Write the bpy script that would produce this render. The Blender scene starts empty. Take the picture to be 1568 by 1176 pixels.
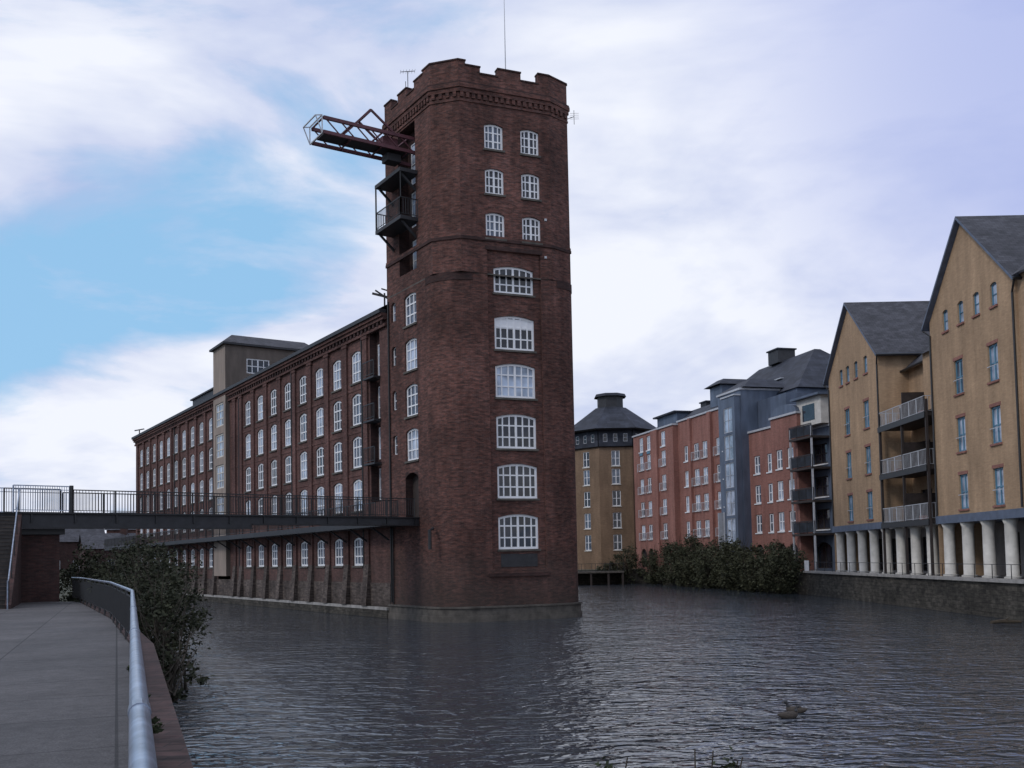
import bpy, math, random
from mathutils import Vector, Matrix
from mathutils.geometry import tessellate_polygon
random.seed(7)
R=random.random
def rr(a,b): return a+(b-a)*random.random()

# ------------------------------------------------------------------ materials
def nm(name):
    m=bpy.data.materials.new(name); m.use_nodes=True
    nt=m.node_tree; bs=nt.nodes['Principled BSDF']
    return m,nt,bs
def N(nt,t,**k):
    n=nt.nodes.new(t)
    for a,v in k.items(): setattr(n,a,v)
    return n
def mix(nt,fac,a,b,mode='MIX'):
    n=N(nt,'ShaderNodeMix',data_type='RGBA',blend_type=mode)
    for i,v in ((0,fac),(6,a),(7,b)):
        if isinstance(v,(int,float)): n.inputs[i].default_value=v
        elif isinstance(v,tuple): n.inputs[i].default_value=v if len(v)==4 else (*v,1)
        else: nt.links.new(v,n.inputs[i])
    return n.outputs[2]
def ramp(nt,fac,stops):
    n=N(nt,'ShaderNodeValToRGB'); e=n.color_ramp.elements
    while len(e)<len(stops): e.new(.5)
    for i,(p,c) in enumerate(stops):
        e[i].position=p; e[i].color=(c,c,c,1) if isinstance(c,(int,float)) else (*c,1)
    nt.links.new(fac,n.inputs[0]); return n.outputs[0]
def noise(nt,vec,scale,detail=4,rough=.55,dist=0,sc=None):
    n=N(nt,'ShaderNodeTexNoise'); n.inputs['Scale'].default_value=scale
    n.inputs['Detail'].default_value=detail; n.inputs['Roughness'].default_value=rough
    n.inputs['Distortion'].default_value=dist
    if sc:
        m=N(nt,'ShaderNodeMapping'); m.inputs['Scale'].default_value=sc
        nt.links.new(vec,m.inputs[0]); vec=m.outputs[0]
    nt.links.new(vec,n.inputs['Vector']); return n.outputs['Fac']
def bump(nt,bs,h,strength,dist):
    b=N(nt,'ShaderNodeBump'); b.inputs['Strength'].default_value=strength
    b.inputs['Distance'].default_value=dist
    nt.links.new(h,b.inputs['Height']); nt.links.new(b.outputs[0],bs.inputs['Normal'])

def brick_mat(name,c1,c2,mortar,stain=.45,big=.25,bw=.225,bh=.075,lowdark=None,mott=.3,streak=.28):
    m,nt,bs=nm(name)
    uv=N(nt,'ShaderNodeUVMap').outputs[0]; geo=N(nt,'ShaderNodeNewGeometry').outputs['Position']
    b=N(nt,'ShaderNodeTexBrick'); nt.links.new(uv,b.inputs['Vector'])
    b.inputs['Scale'].default_value=1; b.inputs['Brick Width'].default_value=bw
    b.inputs['Row Height'].default_value=bh; b.inputs['Mortar Size'].default_value=.008
    b.inputs['Color1'].default_value=(*c1,1); b.inputs['Color2'].default_value=(*c2,1)
    b.inputs['Mortar'].default_value=(*mortar,1)
    f1=ramp(nt,noise(nt,geo,big,6,.65),[(.3,1-stain),(.68,1.15)])
    f2=ramp(nt,noise(nt,geo,1.2,5,.7,sc=(1,1,.16)),[(.3,1-streak),(.7,1.12)])
    f3=ramp(nt,noise(nt,uv,4.2,4,.7,sc=(.45,1.7,1)),[(.32,1-mott),(.7,1+mott)])
    c=mix(nt,1,b.outputs['Color'],f1,'MULTIPLY'); c=mix(nt,1,c,f2,'MULTIPLY'); c=mix(nt,1,c,f3,'MULTIPLY')
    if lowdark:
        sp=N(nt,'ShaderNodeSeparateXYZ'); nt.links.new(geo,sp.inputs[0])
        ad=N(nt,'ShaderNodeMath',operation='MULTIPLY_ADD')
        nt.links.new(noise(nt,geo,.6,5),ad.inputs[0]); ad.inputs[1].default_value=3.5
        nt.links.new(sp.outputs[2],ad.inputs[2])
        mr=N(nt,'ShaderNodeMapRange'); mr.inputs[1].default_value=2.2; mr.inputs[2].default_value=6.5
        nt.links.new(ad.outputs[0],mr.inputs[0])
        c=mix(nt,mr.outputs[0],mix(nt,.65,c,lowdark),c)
    nt.links.new(c,bs.inputs['Base Color']); bs.inputs['Roughness'].default_value=.9
    bs.inputs['Specular IOR Level'].default_value=.25
    bump(nt,bs,b.outputs['Fac'],-.25,.01)
    return m
def plain(name,c,rough=.6,var=.2,scale=3,metal=0,spec=.5,bmp=0,streak=False):
    m,nt,bs=nm(name)
    geo=N(nt,'ShaderNodeNewGeometry').outputs['Position']
    n=noise(nt,geo,scale,5,.6,sc=(1,1,.25) if streak else None)
    f=ramp(nt,n,[(.3,1-var),(.7,1+var)])
    cc=mix(nt,1,tuple(c),f,'MULTIPLY')
    nt.links.new(cc,bs.inputs['Base Color']); bs.inputs['Roughness'].default_value=rough
    bs.inputs['Metallic'].default_value=metal; bs.inputs['Specular IOR Level'].default_value=spec
    if bmp: bump(nt,bs,n,bmp,.03)
    return m
def slate_mat(name,c,bw=.4,bh=.25):
    m,nt,bs=nm(name)
    uv=N(nt,'ShaderNodeUVMap').outputs[0]; geo=N(nt,'ShaderNodeNewGeometry').outputs['Position']
    b=N(nt,'ShaderNodeTexBrick'); nt.links.new(uv,b.inputs['Vector'])
    b.inputs['Scale'].default_value=1; b.inputs['Brick Width'].default_value=bw
    b.inputs['Row Height'].default_value=bh; b.inputs['Mortar Size'].default_value=.012
    b.inputs['Color1'].default_value=(*c,1); b.inputs['Color2'].default_value=(*[x*.6 for x in c],1)
    b.inputs['Mortar'].default_value=(*[x*.35 for x in c],1)
    cc=mix(nt,1,b.outputs['Color'],ramp(nt,noise(nt,geo,.9,6,.65),[(.3,.6),(.7,1.3)]),'MULTIPLY')
    nt.links.new(cc,bs.inputs['Base Color']); bs.inputs['Roughness'].default_value=.7
    bs.inputs['Specular IOR Level'].default_value=.3
    return m
M={}
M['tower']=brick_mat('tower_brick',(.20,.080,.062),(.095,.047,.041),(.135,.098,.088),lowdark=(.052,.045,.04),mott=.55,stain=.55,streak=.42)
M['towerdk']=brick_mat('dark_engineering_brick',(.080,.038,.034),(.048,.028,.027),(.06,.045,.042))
M['mill']=brick_mat('mill_brick',(.175,.080,.067),(.108,.052,.046),(.12,.088,.08),lowdark=(.06,.05,.045),mott=.4,streak=.38)  # lowdark here paints the shade below the walkway onto the lower wall
M['stain']=brick_mat('lime_stained_brick',(.15,.118,.102),(.085,.066,.06),(.12,.105,.095),bw=.45,bh=.15,stain=.6,mott=.5,big=.7)
M['yellow']=brick_mat('yellow_brick',(.47,.31,.19),(.41,.265,.16),(.38,.29,.20),stain=.14,big=.2,mott=.1)
M['red']=brick_mat('red_brick',(.33,.14,.11),(.27,.112,.09),(.30,.20,.17),stain=.15,mott=.12)
M['tan']=brick_mat('tan_brick',(.25,.165,.105),(.21,.135,.09),(.22,.16,.11),stain=.15,mott=.12)
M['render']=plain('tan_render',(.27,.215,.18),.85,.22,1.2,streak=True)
M['rendershade']=plain('shaded_tan_render',(.13,.105,.09),.9,.25,1.2,streak=True)  # tan render darkened: shade on the penthouse walls is put into the colour
M['white']=plain('white_paint',(.80,.80,.82),.5,.05,4)
M['cream']=plain('cream_paint',(.60,.57,.52),.6,.15,2)
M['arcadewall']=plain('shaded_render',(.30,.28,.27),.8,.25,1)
M['slate']=slate_mat('slate_roof',(.075,.075,.088))
M['zinc']=plain('zinc_cladding',(.10,.125,.175),.5,.3,1.2,metal=.2,streak=True)
M['zincdk']=slate_mat('dark_roof_sheet',(.045,.05,.068),1.2,.5)
M['stone']=brick_mat('quay_stone',(.10,.09,.075),(.055,.05,.043),(.03,.026,.024),bw=.5,bh=.24,stain=.6,big=.5,mott=.55)
M['coping']=plain('coping_stone',(.30,.285,.27),.85,.3,2)
M['ledge']=plain('weathered_ledge',(.085,.075,.065),.85,.45,2)
M['black']=plain('black_iron',(.015,.015,.017),.5,.3,5)
M['steel']=plain('dark_steel',(.024,.024,.028),.6,.3,3)
M['galv']=plain('galvanised_pipe',(.30,.34,.42),.3,.35,9,metal=.7)
M['oxide']=plain('red_oxide_steel',(.10,.030,.040),.6,.3,3)
M['lgrey']=plain('pale_metal',(.46,.47,.50),.5,.15,3)
M['blueband']=plain('blue_grey_paint',(.10,.125,.18),.6,.2,2)
M['turq']=plain('turquoise_paint',(.10,.23,.33),.5,.15,2)
M['log']=plain('driftwood',(.06,.045,.03),.9,.3,8)
M['duckbrown']=plain('brown_plumage',(.045,.035,.028),.8,.5,30)
M['bark']=plain('bark',(.05,.04,.03),.9,.3,9)
M['darkbr']=plain('dark_brown_timber',(.035,.025,.022),.7,.3,3)
M['stairs']=plain('worn_concrete_steps',(.045,.04,.038),.9,.3,3)
def glass(name,c,rough=.06):
    m,nt,bs=nm(name)
    geo=N(nt,'ShaderNodeNewGeometry').outputs['Position']
    f=ramp(nt,noise(nt,geo,.9,2,.5),[(.35,.55),(.65,1.4)])
    nt.links.new(mix(nt,1,tuple(c),f,'MULTIPLY'),bs.inputs['Base Color'])
    bs.inputs['Roughness'].default_value=rough; bs.inputs['Specular IOR Level'].default_value=.5
    bump(nt,bs,noise(nt,geo,1.1,1,.4),.06,.2)
    return m
M['glass']=glass('window_glass',(.022,.026,.036))
M['blind']=glass('glass_with_blind',(.36,.42,.52))
M['glassmid']=glass('glass_with_curtain',(.10,.125,.17))
def leafmat(name,a,b):
    m,nt,bs=nm(name); geo=N(nt,'ShaderNodeNewGeometry').outputs['Position']
    n=noise(nt,geo,1.6,5,.75)
    c=N(nt,'ShaderNodeValToRGB'); e=c.color_ramp.elements
    e[0].position=.35;e[0].color=(*a,1);e[1].position=.7;e[1].color=(*b,1)
    nt.links.new(n,c.inputs[0]); nt.links.new(c.outputs[0],bs.inputs['Base Color'])
    bs.inputs['Roughness'].default_value=.8; bs.inputs['Specular IOR Level'].default_value=.2
    return m
M['leaf']=leafmat('shrub_leaves',(.016,.020,.013),(.050,.052,.028))
M['leafbank']=leafmat('bank_shrub_leaves',(.030,.034,.022),(.090,.092,.052))
M['leaf2']=leafmat('ivy_leaves',(.018,.025,.014),(.06,.07,.035))
M['fartree']=leafmat('distant_leaves',(.02,.028,.02),(.05,.06,.04))
m,nt,bs=nm('ground_earth'); geo=N(nt,'ShaderNodeNewGeometry').outputs['Position']
c=N(nt,'ShaderNodeValToRGB'); e=c.color_ramp.elements
e[0].position=.35;e[0].color=(.035,.04,.02,1);e[1].position=.7;e[1].color=(.08,.075,.05,1)
nt.links.new(noise(nt,geo,.8,6,.7),c.inputs[0]); nt.links.new(c.outputs[0],bs.inputs['Base Color']); bs.inputs['Roughness'].default_value=.95
M['ground']=m
# path paving
m,nt,bs=nm('path_paving'); geo=N(nt,'ShaderNodeNewGeometry').outputs['Position']
mp=N(nt,'ShaderNodeMapping'); mp.inputs['Rotation'].default_value=(0,0,math.radians(-22)); nt.links.new(geo,mp.inputs[0])
b=N(nt,'ShaderNodeTexBrick'); nt.links.new(mp.outputs[0],b.inputs['Vector'])
b.inputs['Scale'].default_value=1;b.inputs['Brick Width'].default_value=1.9;b.inputs['Row Height'].default_value=1.9
b.offset=0;b.inputs['Mortar Size'].default_value=.016
b.inputs['Color1'].default_value=(.105,.097,.098,1);b.inputs['Color2'].default_value=(.083,.078,.08,1);b.inputs['Mortar'].default_value=(.035,.033,.034,1)
cc=mix(nt,1,b.outputs['Color'],ramp(nt,noise(nt,geo,.45,7,.7),[(.3,.55),(.7,1.2)]),'MULTIPLY')
fn=noise(nt,geo,45,3,.7)
cc=mix(nt,1,cc,ramp(nt,fn,[(.35,.6),(.65,1.35)]),'MULTIPLY')
cc=mix(nt,1,cc,ramp(nt,noise(nt,geo,6,4,.7),[(.36,.75),(.6,1.08)]),'MULTIPLY')
nt.links.new(cc,bs.inputs['Base Color']);bs.inputs['Roughness'].default_value=.85
bump(nt,bs,fn,.3,.01)
M['path']=m
M['cope2']=brick_mat('dark_red_coping',(.09,.055,.052),(.06,.042,.04),(.04,.034,.034),bw=.4,bh=.2,mott=.5)
# water
m,nt,bs=nm('river_water'); geo=N(nt,'ShaderNodeNewGeometry').outputs['Position']
bs.inputs['Base Color'].default_value=(.034,.042,.054,1); bs.inputs['Roughness'].default_value=.025
bs.inputs['IOR'].default_value=1.95
n1=noise(nt,geo,1.2,2,.5,1.2,sc=(.65,1.15,1)); n2=noise(nt,geo,.22,2,.5,.3); n3=noise(nt,geo,3.6,2,.5,.6,sc=(.7,1.15,1))
a=N(nt,'ShaderNodeMath',operation='MULTIPLY_ADD'); nt.links.new(n2,a.inputs[0]);a.inputs[1].default_value=1.4;nt.links.new(n1,a.inputs[2])
a2=N(nt,'ShaderNodeMath',operation='MULTIPLY_ADD'); nt.links.new(n3,a2.inputs[0]);a2.inputs[1].default_value=.42;nt.links.new(a.outputs[0],a2.inputs[2])
bump(nt,bs,a2.outputs[0],1.0,.155)
M['water']=m

# ------------------------------------------------------------------ builder
class B:
    def __init__(s,name,loc=(0,0,0)):
        s.name=name; s.loc=Vector(loc); s.parts={}
    def face(s,part,mat,pts,uv=None):
        d=s.parts.setdefault((part,mat),([],[],[]))
        pts=[Vector(p) for p in pts]
        if uv is None:
            n=Vector((0,0,0))
            for i in range(len(pts)):
                n+=(pts[i]-pts[0]).cross(pts[(i+1)%len(pts)]-pts[0])
            if n.length<1e-12: return
            n.normalize()
            if abs(n.z)>.95: uv=[(p.x,p.y) for p in pts]
            else:
                t=Vector((-n.y,n.x,0)).normalized(); w=n.cross(t)
                if w.z<0: w=-w
                uv=[(p.dot(t), p.z if abs(n.z)<.1 else p.dot(w)) for p in pts]
        i=len(d[0]); d[0].extend(pts); d[1].append(tuple(range(i,i+len(pts)))); d[2].extend(uv)
    def obox(s,part,mat,o,ax,ay,az):
        o=Vector(o);ax=Vector(ax);ay=Vector(ay);az=Vector(az)
        c=[o,o+ax,o+ax+ay,o+ay]; t=[p+az for p in c]
        s.face(part,mat,c[::-1]); s.face(part,mat,t)
        for i in range(4):
            j=(i+1)%4; s.face(part,mat,[c[i],c[j],t[j],t[i]])
    def fbox(s,part,mat,F,s0,s1,z0,z1,o0,o1):
        p=F.p(s0,z0,o0); s.obox(part,mat,p,F.p(s1,z0,o0)-p,F.p(s0,z0,o1)-p,Vector((0,0,z1-z0)))
    def box(s,part,mat,x0,x1,y0,y1,z0,z1):
        s.obox(part,mat,(x0,y0,z0),(x1-x0,0,0),(0,y1-y0,0),(0,0,z1-z0))
    def bar(s,part,mat,a,b,w,h=None):
        a=Vector(a);b=Vector(b);d=(b-a)
        if d.length<1e-6:return
        d.normalize(); up=Vector((0,0,1)) if abs(d.z)<.95 else Vector((1,0,0))
        x=d.cross(up).normalized()*w; y=x.cross(d).normalized()*(h or w)
        s.obox(part,mat,a-x/2-y/2,x,y,b-a)
    def tube(s,part,mat,pts,rad,n=10,caps=True):
        pts=[Vector(p) for p in pts]; rad=rad if isinstance(rad,(list,tuple)) else [rad]*len(pts)
        rings=[]
        for i,p in enumerate(pts):
            d=(pts[min(i+1,len(pts)-1)]-pts[max(i-1,0)]).normalized()
            up=Vector((0,0,1)) if abs(d.z)<.9 else Vector((1,0,0))
            x=d.cross(up).normalized(); y=x.cross(d)
            rings.append([p+(x*math.cos(2*math.pi*k/n)+y*math.sin(2*math.pi*k/n))*rad[i] for k in range(n)])
        for i in range(len(rings)-1):
            for k in range(n):
                l=(k+1)%n; s.face(part,mat,[rings[i][k],rings[i][l],rings[i+1][l],rings[i+1][k]])
        if caps: s.face(part,mat,rings[0][::-1]); s.face(part,mat,rings[-1])
    def prism(s,part,mat,poly,z0,z1,top=None,bottom=False):
        v=[Vector((x,y,0)) for x,y in poly]; tr=tessellate_polygon([v])
        for t in tr:
            s.face(part if top is None else 'top',top or mat,[(v[i].x,v[i].y,z1) for i in t])
            if bottom: s.face(part,mat,[(v[i].x,v[i].y,z0) for i in t])
        s.strip(part,mat,list(poly)+[poly[0]],z0,z1)
    def strip(s,part,mat,pl,z0,z1):
        L=0
        for i in range(len(pl)-1):
            a,b=pl[i],pl[i+1]; d=math.hypot(b[0]-a[0],b[1]-a[1])
            if d<1e-6: continue
            s.face(part,mat,[(a[0],a[1],z0),(b[0],b[1],z0),(b[0],b[1],z1),(a[0],a[1],z1)],[(L,z0),(L+d,z0),(L+d,z1),(L,z1)]); L+=d
    def done(s,smooth=()):
        e=bpy.data.objects.new(s.name,None); e.location=s.loc; e.empty_display_size=1
        bpy.context.scene.collection.objects.link(e)
        for (part,mat),(v,f,uv) in s.parts.items():
            me=bpy.data.meshes.new(s.name+'_'+part); me.from_pydata([p-s.loc for p in v],[],f)
            ul=me.uv_layers.new(name='UVMap'); fl=[]
            for c in uv: fl.extend((c[0],c[1]))
            ul.data.foreach_set('uv',fl)
            me.materials.append(M[mat])
            o=bpy.data.objects.new(part,me); bpy.context.scene.collection.objects.link(o); o.parent=e
            if part in smooth:
                import bmesh
                bm=bmesh.new(); bm.from_mesh(me); bmesh.ops.remove_doubles(bm,verts=bm.verts,dist=1e-4); bm.to_mesh(me); bm.free()
                for p in me.polygons: p.use_smooth=True
        return e
def single(b,smooth=False):
    e=b.done(('mesh',) if smooth else ())
    ch=list(e.children)
    if len(ch)==1:
        o=ch[0]; o.parent=None; o.location=e.location; nme=e.name
        bpy.data.objects.remove(e); o.name=nme; return o
    return e
class F:
    def __init__(s,o,u,n):
        s.o=Vector((o[0],o[1],0)); s.u=Vector((u[0],u[1],0)).normalized(); s.n=Vector((n[0],n[1],0)).normalized()
    def p(s,a,z,o=0): 
        q=s.o+s.u*a+s.n*o; return Vector((q.x,q.y,z))
class Op:
    def __init__(s,c,z,w,h,rise=0,nc=2,nr=3,fr='white',gl=None,depth=.18,win=True,ft=.07,bt=.045,sill=None):
        s.s0=c-w/2;s.s1=c+w/2;s.z0=z-h/2;s.z1=z+h/2;s.rise=rise;s.nc=nc;s.nr=nr;s.fr=fr;s.gl=gl;s.depth=depth;s.win=win;s.ft=ft;s.bt=bt;s.sill=sill
def wall(b,part,mat,f,s0,s1,z0,z1,ops,o=0):
    us={s0,s1}; zs={z0,z1}
    for q in ops:
        for x in (q.s0,q.s1):
            if s0<x<s1: us.add(x)
        for x in (q.z0,q.z1):
            if z0<x<z1: zs.add(x)
    us=sorted(us); zs=sorted(zs)
    for i in range(len(us)-1):
        for j in range(len(zs)-1):
            cu=(us[i]+us[i+1])/2; cz=(zs[j]+zs[j+1])/2
            if any(q.s0<cu<q.s1 and q.z0<cz<q.z1 for q in ops): continue
            b.face(part,mat,[f.p(us[i],zs[j],o),f.p(us[i+1],zs[j],o),f.p(us[i+1],zs[j+1],o),f.p(us[i],zs[j+1],o)])
def opening(b,f,q,mat,o=0):
    d=q.depth; n=8
    W=q.s1-q.s0; 
    def top(t):
        x=2*t-1; return q.z1-q.rise*(x*x)
    b.face('reveals',mat,[f.p(q.s0,q.z0,o),f.p(q.s0,top(0),o),f.p(q.s0,top(0),o-d),f.p(q.s0,q.z0,o-d)])
    b.face('reveals',mat,[f.p(q.s1,q.z0,o),f.p(q.s1,top(1),o),f.p(q.s1,top(1),o-d),f.p(q.s1,q.z0,o-d)])
    b.face('reveals','ledge' if q.sill else mat,[f.p(q.s0,q.z0,o),f.p(q.s1,q.z0,o),f.p(q.s1,q.z0,o-d),f.p(q.s0,q.z0,o-d)])
    k=n if q.rise>0 else 1
    for i in range(k):
        t0,t1=i/k,(i+1)/k; a0,a1=q.s0+W*t0,q.s0+W*t1
        b.face('reveals',mat,[f.p(a0,top(t0),o),f.p(a1,top(t1),o),f.p(a1,top(t1),o-d),f.p(a0,top(t0),o-d)])
        if q.rise>0: b.face('arch_heads',mat,[f.p(a0,top(t0),o),f.p(a1,top(t1),o),f.p(a1,q.z1,o),f.p(a0,q.z1,o)])
    if not q.win: return
    if q.sill: b.fbox('sills',q.sill,f,q.s0-.08,q.s1+.08,q.z0-.12,q.z0-.003,o-.02,o+.09)
    g=q.gl or random.choice(['glass','glass','glassmid','blind'])
    gl=o-d
    b.face('panes_'+g,g,[f.p(q.s0,q.z0,gl),f.p(q.s1,q.z0,gl),f.p(q.s1,q.z1,gl),f.p(q.s0,q.z1,gl)])
    fo0,fo1=gl+.004,gl+.06; ft=q.ft; bt=q.bt; fr=q.fr
    zt=q.z1-q.rise
    b.fbox('frames',fr,f,q.s0+.003,q.s0+ft,q.z0+.003,zt,fo0,fo1); b.fbox('frames',fr,f,q.s1-ft,q.s1-.003,q.z0+.003,zt,fo0,fo1)
    b.fbox('frames',fr,f,q.s0+ft,q.s1-ft,q.z0+.003,q.z0+ft,fo0,fo1)
    if q.rise==0: b.fbox('frames',fr,f,q.s0+ft,q.s1-ft,q.z1-ft,q.z1-.003,fo0,fo1)
    else:
        for i in range(k):
            t0,t1=i/k,(i+1)/k; a0,a1=q.s0+W*t0,q.s0+W*t1
            b.face('frames',fr,[f.p(a0,top(t0)-ft,fo1-.004),f.p(a1,top(t1)-ft,fo1-.004),f.p(a1,top(t1),fo1-.004),f.p(a0,top(t0),fo1-.004)])
    for i in range(1,q.nc):
        x=q.s0+W*i/q.nc; w=bt*(1.7 if (q.nc%2==0 and i==q.nc//2) else 1)
        b.fbox('frames',fr,f,x-w/2,x+w/2,q.z0+ft,zt-.01+q.rise*.4,fo0,fo1-.008)
    for j in range(1,q.nr):
        z=q.z0+(q.z1-q.z0)*j/q.nr
        b.fbox('frames',fr,f,q.s0+ft,q.s1-ft,z-bt/2,z+bt/2,fo0,fo1-.014)
def bez(a,c,b,n):
    return [((1-t)**2*a[0]+2*t*(1-t)*c[0]+t*t*b[0],(1-t)**2*a[1]+2*t*(1-t)*c[1]+t*t*b[1]) for t in [i/n for i in range(n+1)]]
def offset(pl,d):
    out=[]
    for i,p in enumerate(pl):
        a=pl[max(i-1,0)]; c=pl[min(i+1,len(pl)-1)]
        tx,ty=c[0]-a[0],c[1]-a[1]; l=math.hypot(tx,ty) or 1
        out.append((p[0]+ty/l*d,p[1]-tx/l*d))
    return out
def ledge(b,part,mat,pl,z0,z1,d,din=.02):
    o=offset(pl,d); i_=offset(pl,-din)
    b.strip(part,mat,o,z0,z1)
    for k in range(len(pl)-1):
        for z in (z0,z1):
            b.face(part,mat,[(*o[k],z),(*o[k+1],z),(*i_[k+1],z),(*i_[k],z)])
    for k in (0,-1): b.face(part,mat,[(*o[k],z0),(*i_[k],z0),(*i_[k],z1),(*o[k],z1)])
def railing(b,part,mat,a,c,h=1.1,sp=.13,t=.022,post=1.8,rt=.05,mid=False):
    a=Vector(a);c=Vector(c);d=c-a;L=d.length;up=Vector((0,0,1))
    b.bar(part,mat,a+up*h,c+up*h,rt); b.bar(part,mat,a+up*.12,c+up*.12,rt*.7)
    if mid: b.bar(part,mat,a+up*h*.86,c+up*h*.86,rt*.6)
    n=max(1,int(L/sp))
    for i in range(n+1):
        p=a+d*(i/n); b.bar(part,mat,p+up*.12,p+up*h,t)
    n=max(1,round(L/post))
    for i in range(n+1):
        p=a+d*(i/n); b.bar(part,mat,p,p+up*h,rt*1.1)

# ------------------------------------------------------------------ TOWER
UL=(-.545,.839); NL=(-.839,-.545)
P0=(-4.36,56.52);P1=(-2.65,56.0);P2=(2.72,58.17);P3=(3.89,59.34);P4=(-.6,66.27);Pm=(-7.70,61.66)
tw=B('brick_mill_tower',(-1,60,0))
FF=F(P1,(.927,.375),(.375,-.927)); FLt=F(P0,UL,NL)
panel=Op(3.31,(3.0+21.7)/2,3.42,18.7,win=False,depth=.14)
smalls=[Op(c,z,1.2,1.55,.14,4,3,depth=.17,ft=.12,bt=.07,sill='ledge',gl=random.choice(['glass','glassmid'])) for c in (2.16,4.48) for z in (28.55,25.85,23.2)]
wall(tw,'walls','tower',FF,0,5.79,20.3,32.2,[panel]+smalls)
for q in smalls: opening(tw,FF,q,'tower')
pw=[Op(3.31,z,2.55,h,.2,6,3,depth=.16,ft=.14,bt=.08,sill='ledge') for i,(z,h) in enumerate(((20.06,1.65),(16.9,2.05),(14.05,2.05),(11.05,2.05),(8.12,2.05),(5.15,2.05)))]
for q,g in zip(pw,('glass','glass','blind','glass','glass','glass')): q.gl=g
wall(tw,'panel_wall','tower',FF,1.6,5.02,3.0,21.7,pw,o=-.14)
for q in pw: opening(tw,FF,q,'tower',o=-.14)
opening(tw,FF,panel,'tower')
tw.fbox('blinds','white',FF,3.31-1.14,3.31+1.14,17.15,17.75,-.30,-.275)
wall(tw,'walls','tower',FF,1.6,5.02,-1.5,3.0,[])
tw.fbox('infill','steel',FF,3.31-1.15,3.31+1.15,3.1,3.85,-.137,-.11)
tw.fbox('string_course','towerdk',FF,1.35,5.2,2.55,2.75,-.02,.12)
tw.fbox('string_course','towerdk',FF,1.5,5.12,21.72,21.95,-.02,.05)
tw.strip('walls','tower',[P0,P1],20.3,32.2); tw.strip('walls','tower',[P2,P3,P4,Pm],20.3,32.2)
tw.strip('walls','tower',[P4,Pm],-1.5,20.3)
Q0=(P0[0]+UL[0]*.9,P0[1]+UL[1]*.9); Q1=tuple(FF.p(1.6,0)[:2]); C=(-3.737,55.56)
Q2=tuple(FF.p(5.02,0)[:2]); Q3=(3.2,61.2)
cl=bez(Q0,C,Q1,22); cr=bez(Q2,(5.1,59.13),Q3,22)
tw.strip('rounded_corners','tower',cl,-1.5,20.3); tw.strip('rounded_corners','tower',cr,-1.5,20.3)
tw.strip('walls','tower',[Q3,P4],-1.5,20.3)
lower=cl+cr+[P4,Pm]
tw.prism('shoulder','ledge',lower,20.22,20.3)
ledge(tw,'shoulder_band','towerdk',cl[:19],19.85,20.32,.035); ledge(tw,'shoulder_band','towerdk',cr[4:],19.85,20.32,.035)
front=cl+cr
FLp=[Pm]+front
ledge(tw,'plinth','ledge',FLp,-1.2,.35,.22); ledge(tw,'plinth','ledge',FLp,.35,.78,.16)
ledge(tw,'plinth_cap','ledge',FLp,.78,.88,.24)
bay=Op(3.15,(21.2+30.3)/2,2.3,9.1,win=False,depth=.7)
lops=[Op(2.95,z,1.6,1.95,.18,3,3,depth=.17,ft=.12,bt=.08,sill='ledge',gl=g) for z,g in ((18.9,'glassmid'),(16.1,'blind'),(13.3,'glassmid'),(10.6,'blind'))]
small=[Op(5.25,z,.6,1.2,.1,1,2,depth=.2) for z in (19.2,16.4,13.6,10.8)]
door=Op(3.05,7.5,1.7,2.8,.3,win=False,depth=.5)
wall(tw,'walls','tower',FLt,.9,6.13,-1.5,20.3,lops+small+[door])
wall(tw,'walls','tower',FLt,0,6.13,20.3,32.2,[bay])
for q in lops+small: opening(tw,FLt,q,'tower')
opening(tw,FLt,door,'towerdk'); tw.fbox('door','darkbr',FLt,2.2,3.9,6.1,8.9,-.55,-.5)
tw.fbox('door','steel',FLt,2.9,3.0,6.1,8.3,-.5,-.47)
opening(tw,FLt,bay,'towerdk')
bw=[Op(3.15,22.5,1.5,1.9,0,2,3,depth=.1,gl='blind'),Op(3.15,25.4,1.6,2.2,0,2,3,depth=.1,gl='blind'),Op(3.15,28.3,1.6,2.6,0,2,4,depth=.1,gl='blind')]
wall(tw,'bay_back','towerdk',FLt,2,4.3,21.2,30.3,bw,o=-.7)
for q in bw: opening(tw,FLt,q,'towerdk',o=-.7)
for z in (23.95,26.85):
    tw.fbox('balcony_slab','steel',FLt,1.7,5.2,z,z+.22,-.1,1.2)
    for s in (2.0,5.0):
        tw.bar('balcony_bracket','steel',FLt.p(s,z-.9,0),FLt.p(s,z,1.0),.12)
a0,a1=FLt.p(1.75,24.17,0),FLt.p(1.75,24.17,1.15); b0,b1=FLt.p(5.15,24.17,0),FLt.p(5.15,24.17,1.15)
for x,y in ((a0,a1),(a1,b1),(b1,b0)): railing(tw,'balcony_railing','black',x,y,1.1,.16,.03)
tw.bar('balcony_post','black',b1,b1+Vector((0,0,2.7)),.09); tw.bar('balcony_post','black',a1,a1+Vector((0,0,2.7)),.05)
tw.tube('downpipe','black',[FLt.p(5.85,1,.08),FLt.p(5.85,20,.08)],.06,6)
ring=[Pm,P0,P1,P2,P3,P4]
ledge(tw,'string_course','towerdk',ring,22.22,22.40,.08)
ledge(tw,'string_course','tower',ring,22.40,22.55,.05)
ledge(tw,'cornice','tower',ring,30.95,31.2,.12); ledge(tw,'cornice','tower',ring,31.2,31.45,.2)
ledge(tw,'cornice','tower',ring,30.42,30.55,.06); ledge(tw,'cornice','towerdk',ring,31.45,31.55,.16)
def dent(p,q,z0,z1,d,sp,w):
    L=math.dist(p,q); n=int(L/sp); u=((q[0]-p[0])/L,(q[1]-p[1])/L); f=F(p,u,(u[1],-u[0]))
    for i in range(n):
        s=(i+.5)*L/n; tw.fbox('corbels','tower',f,s-w/2,s+w/2,z0,z1,-.02,d)
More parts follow.
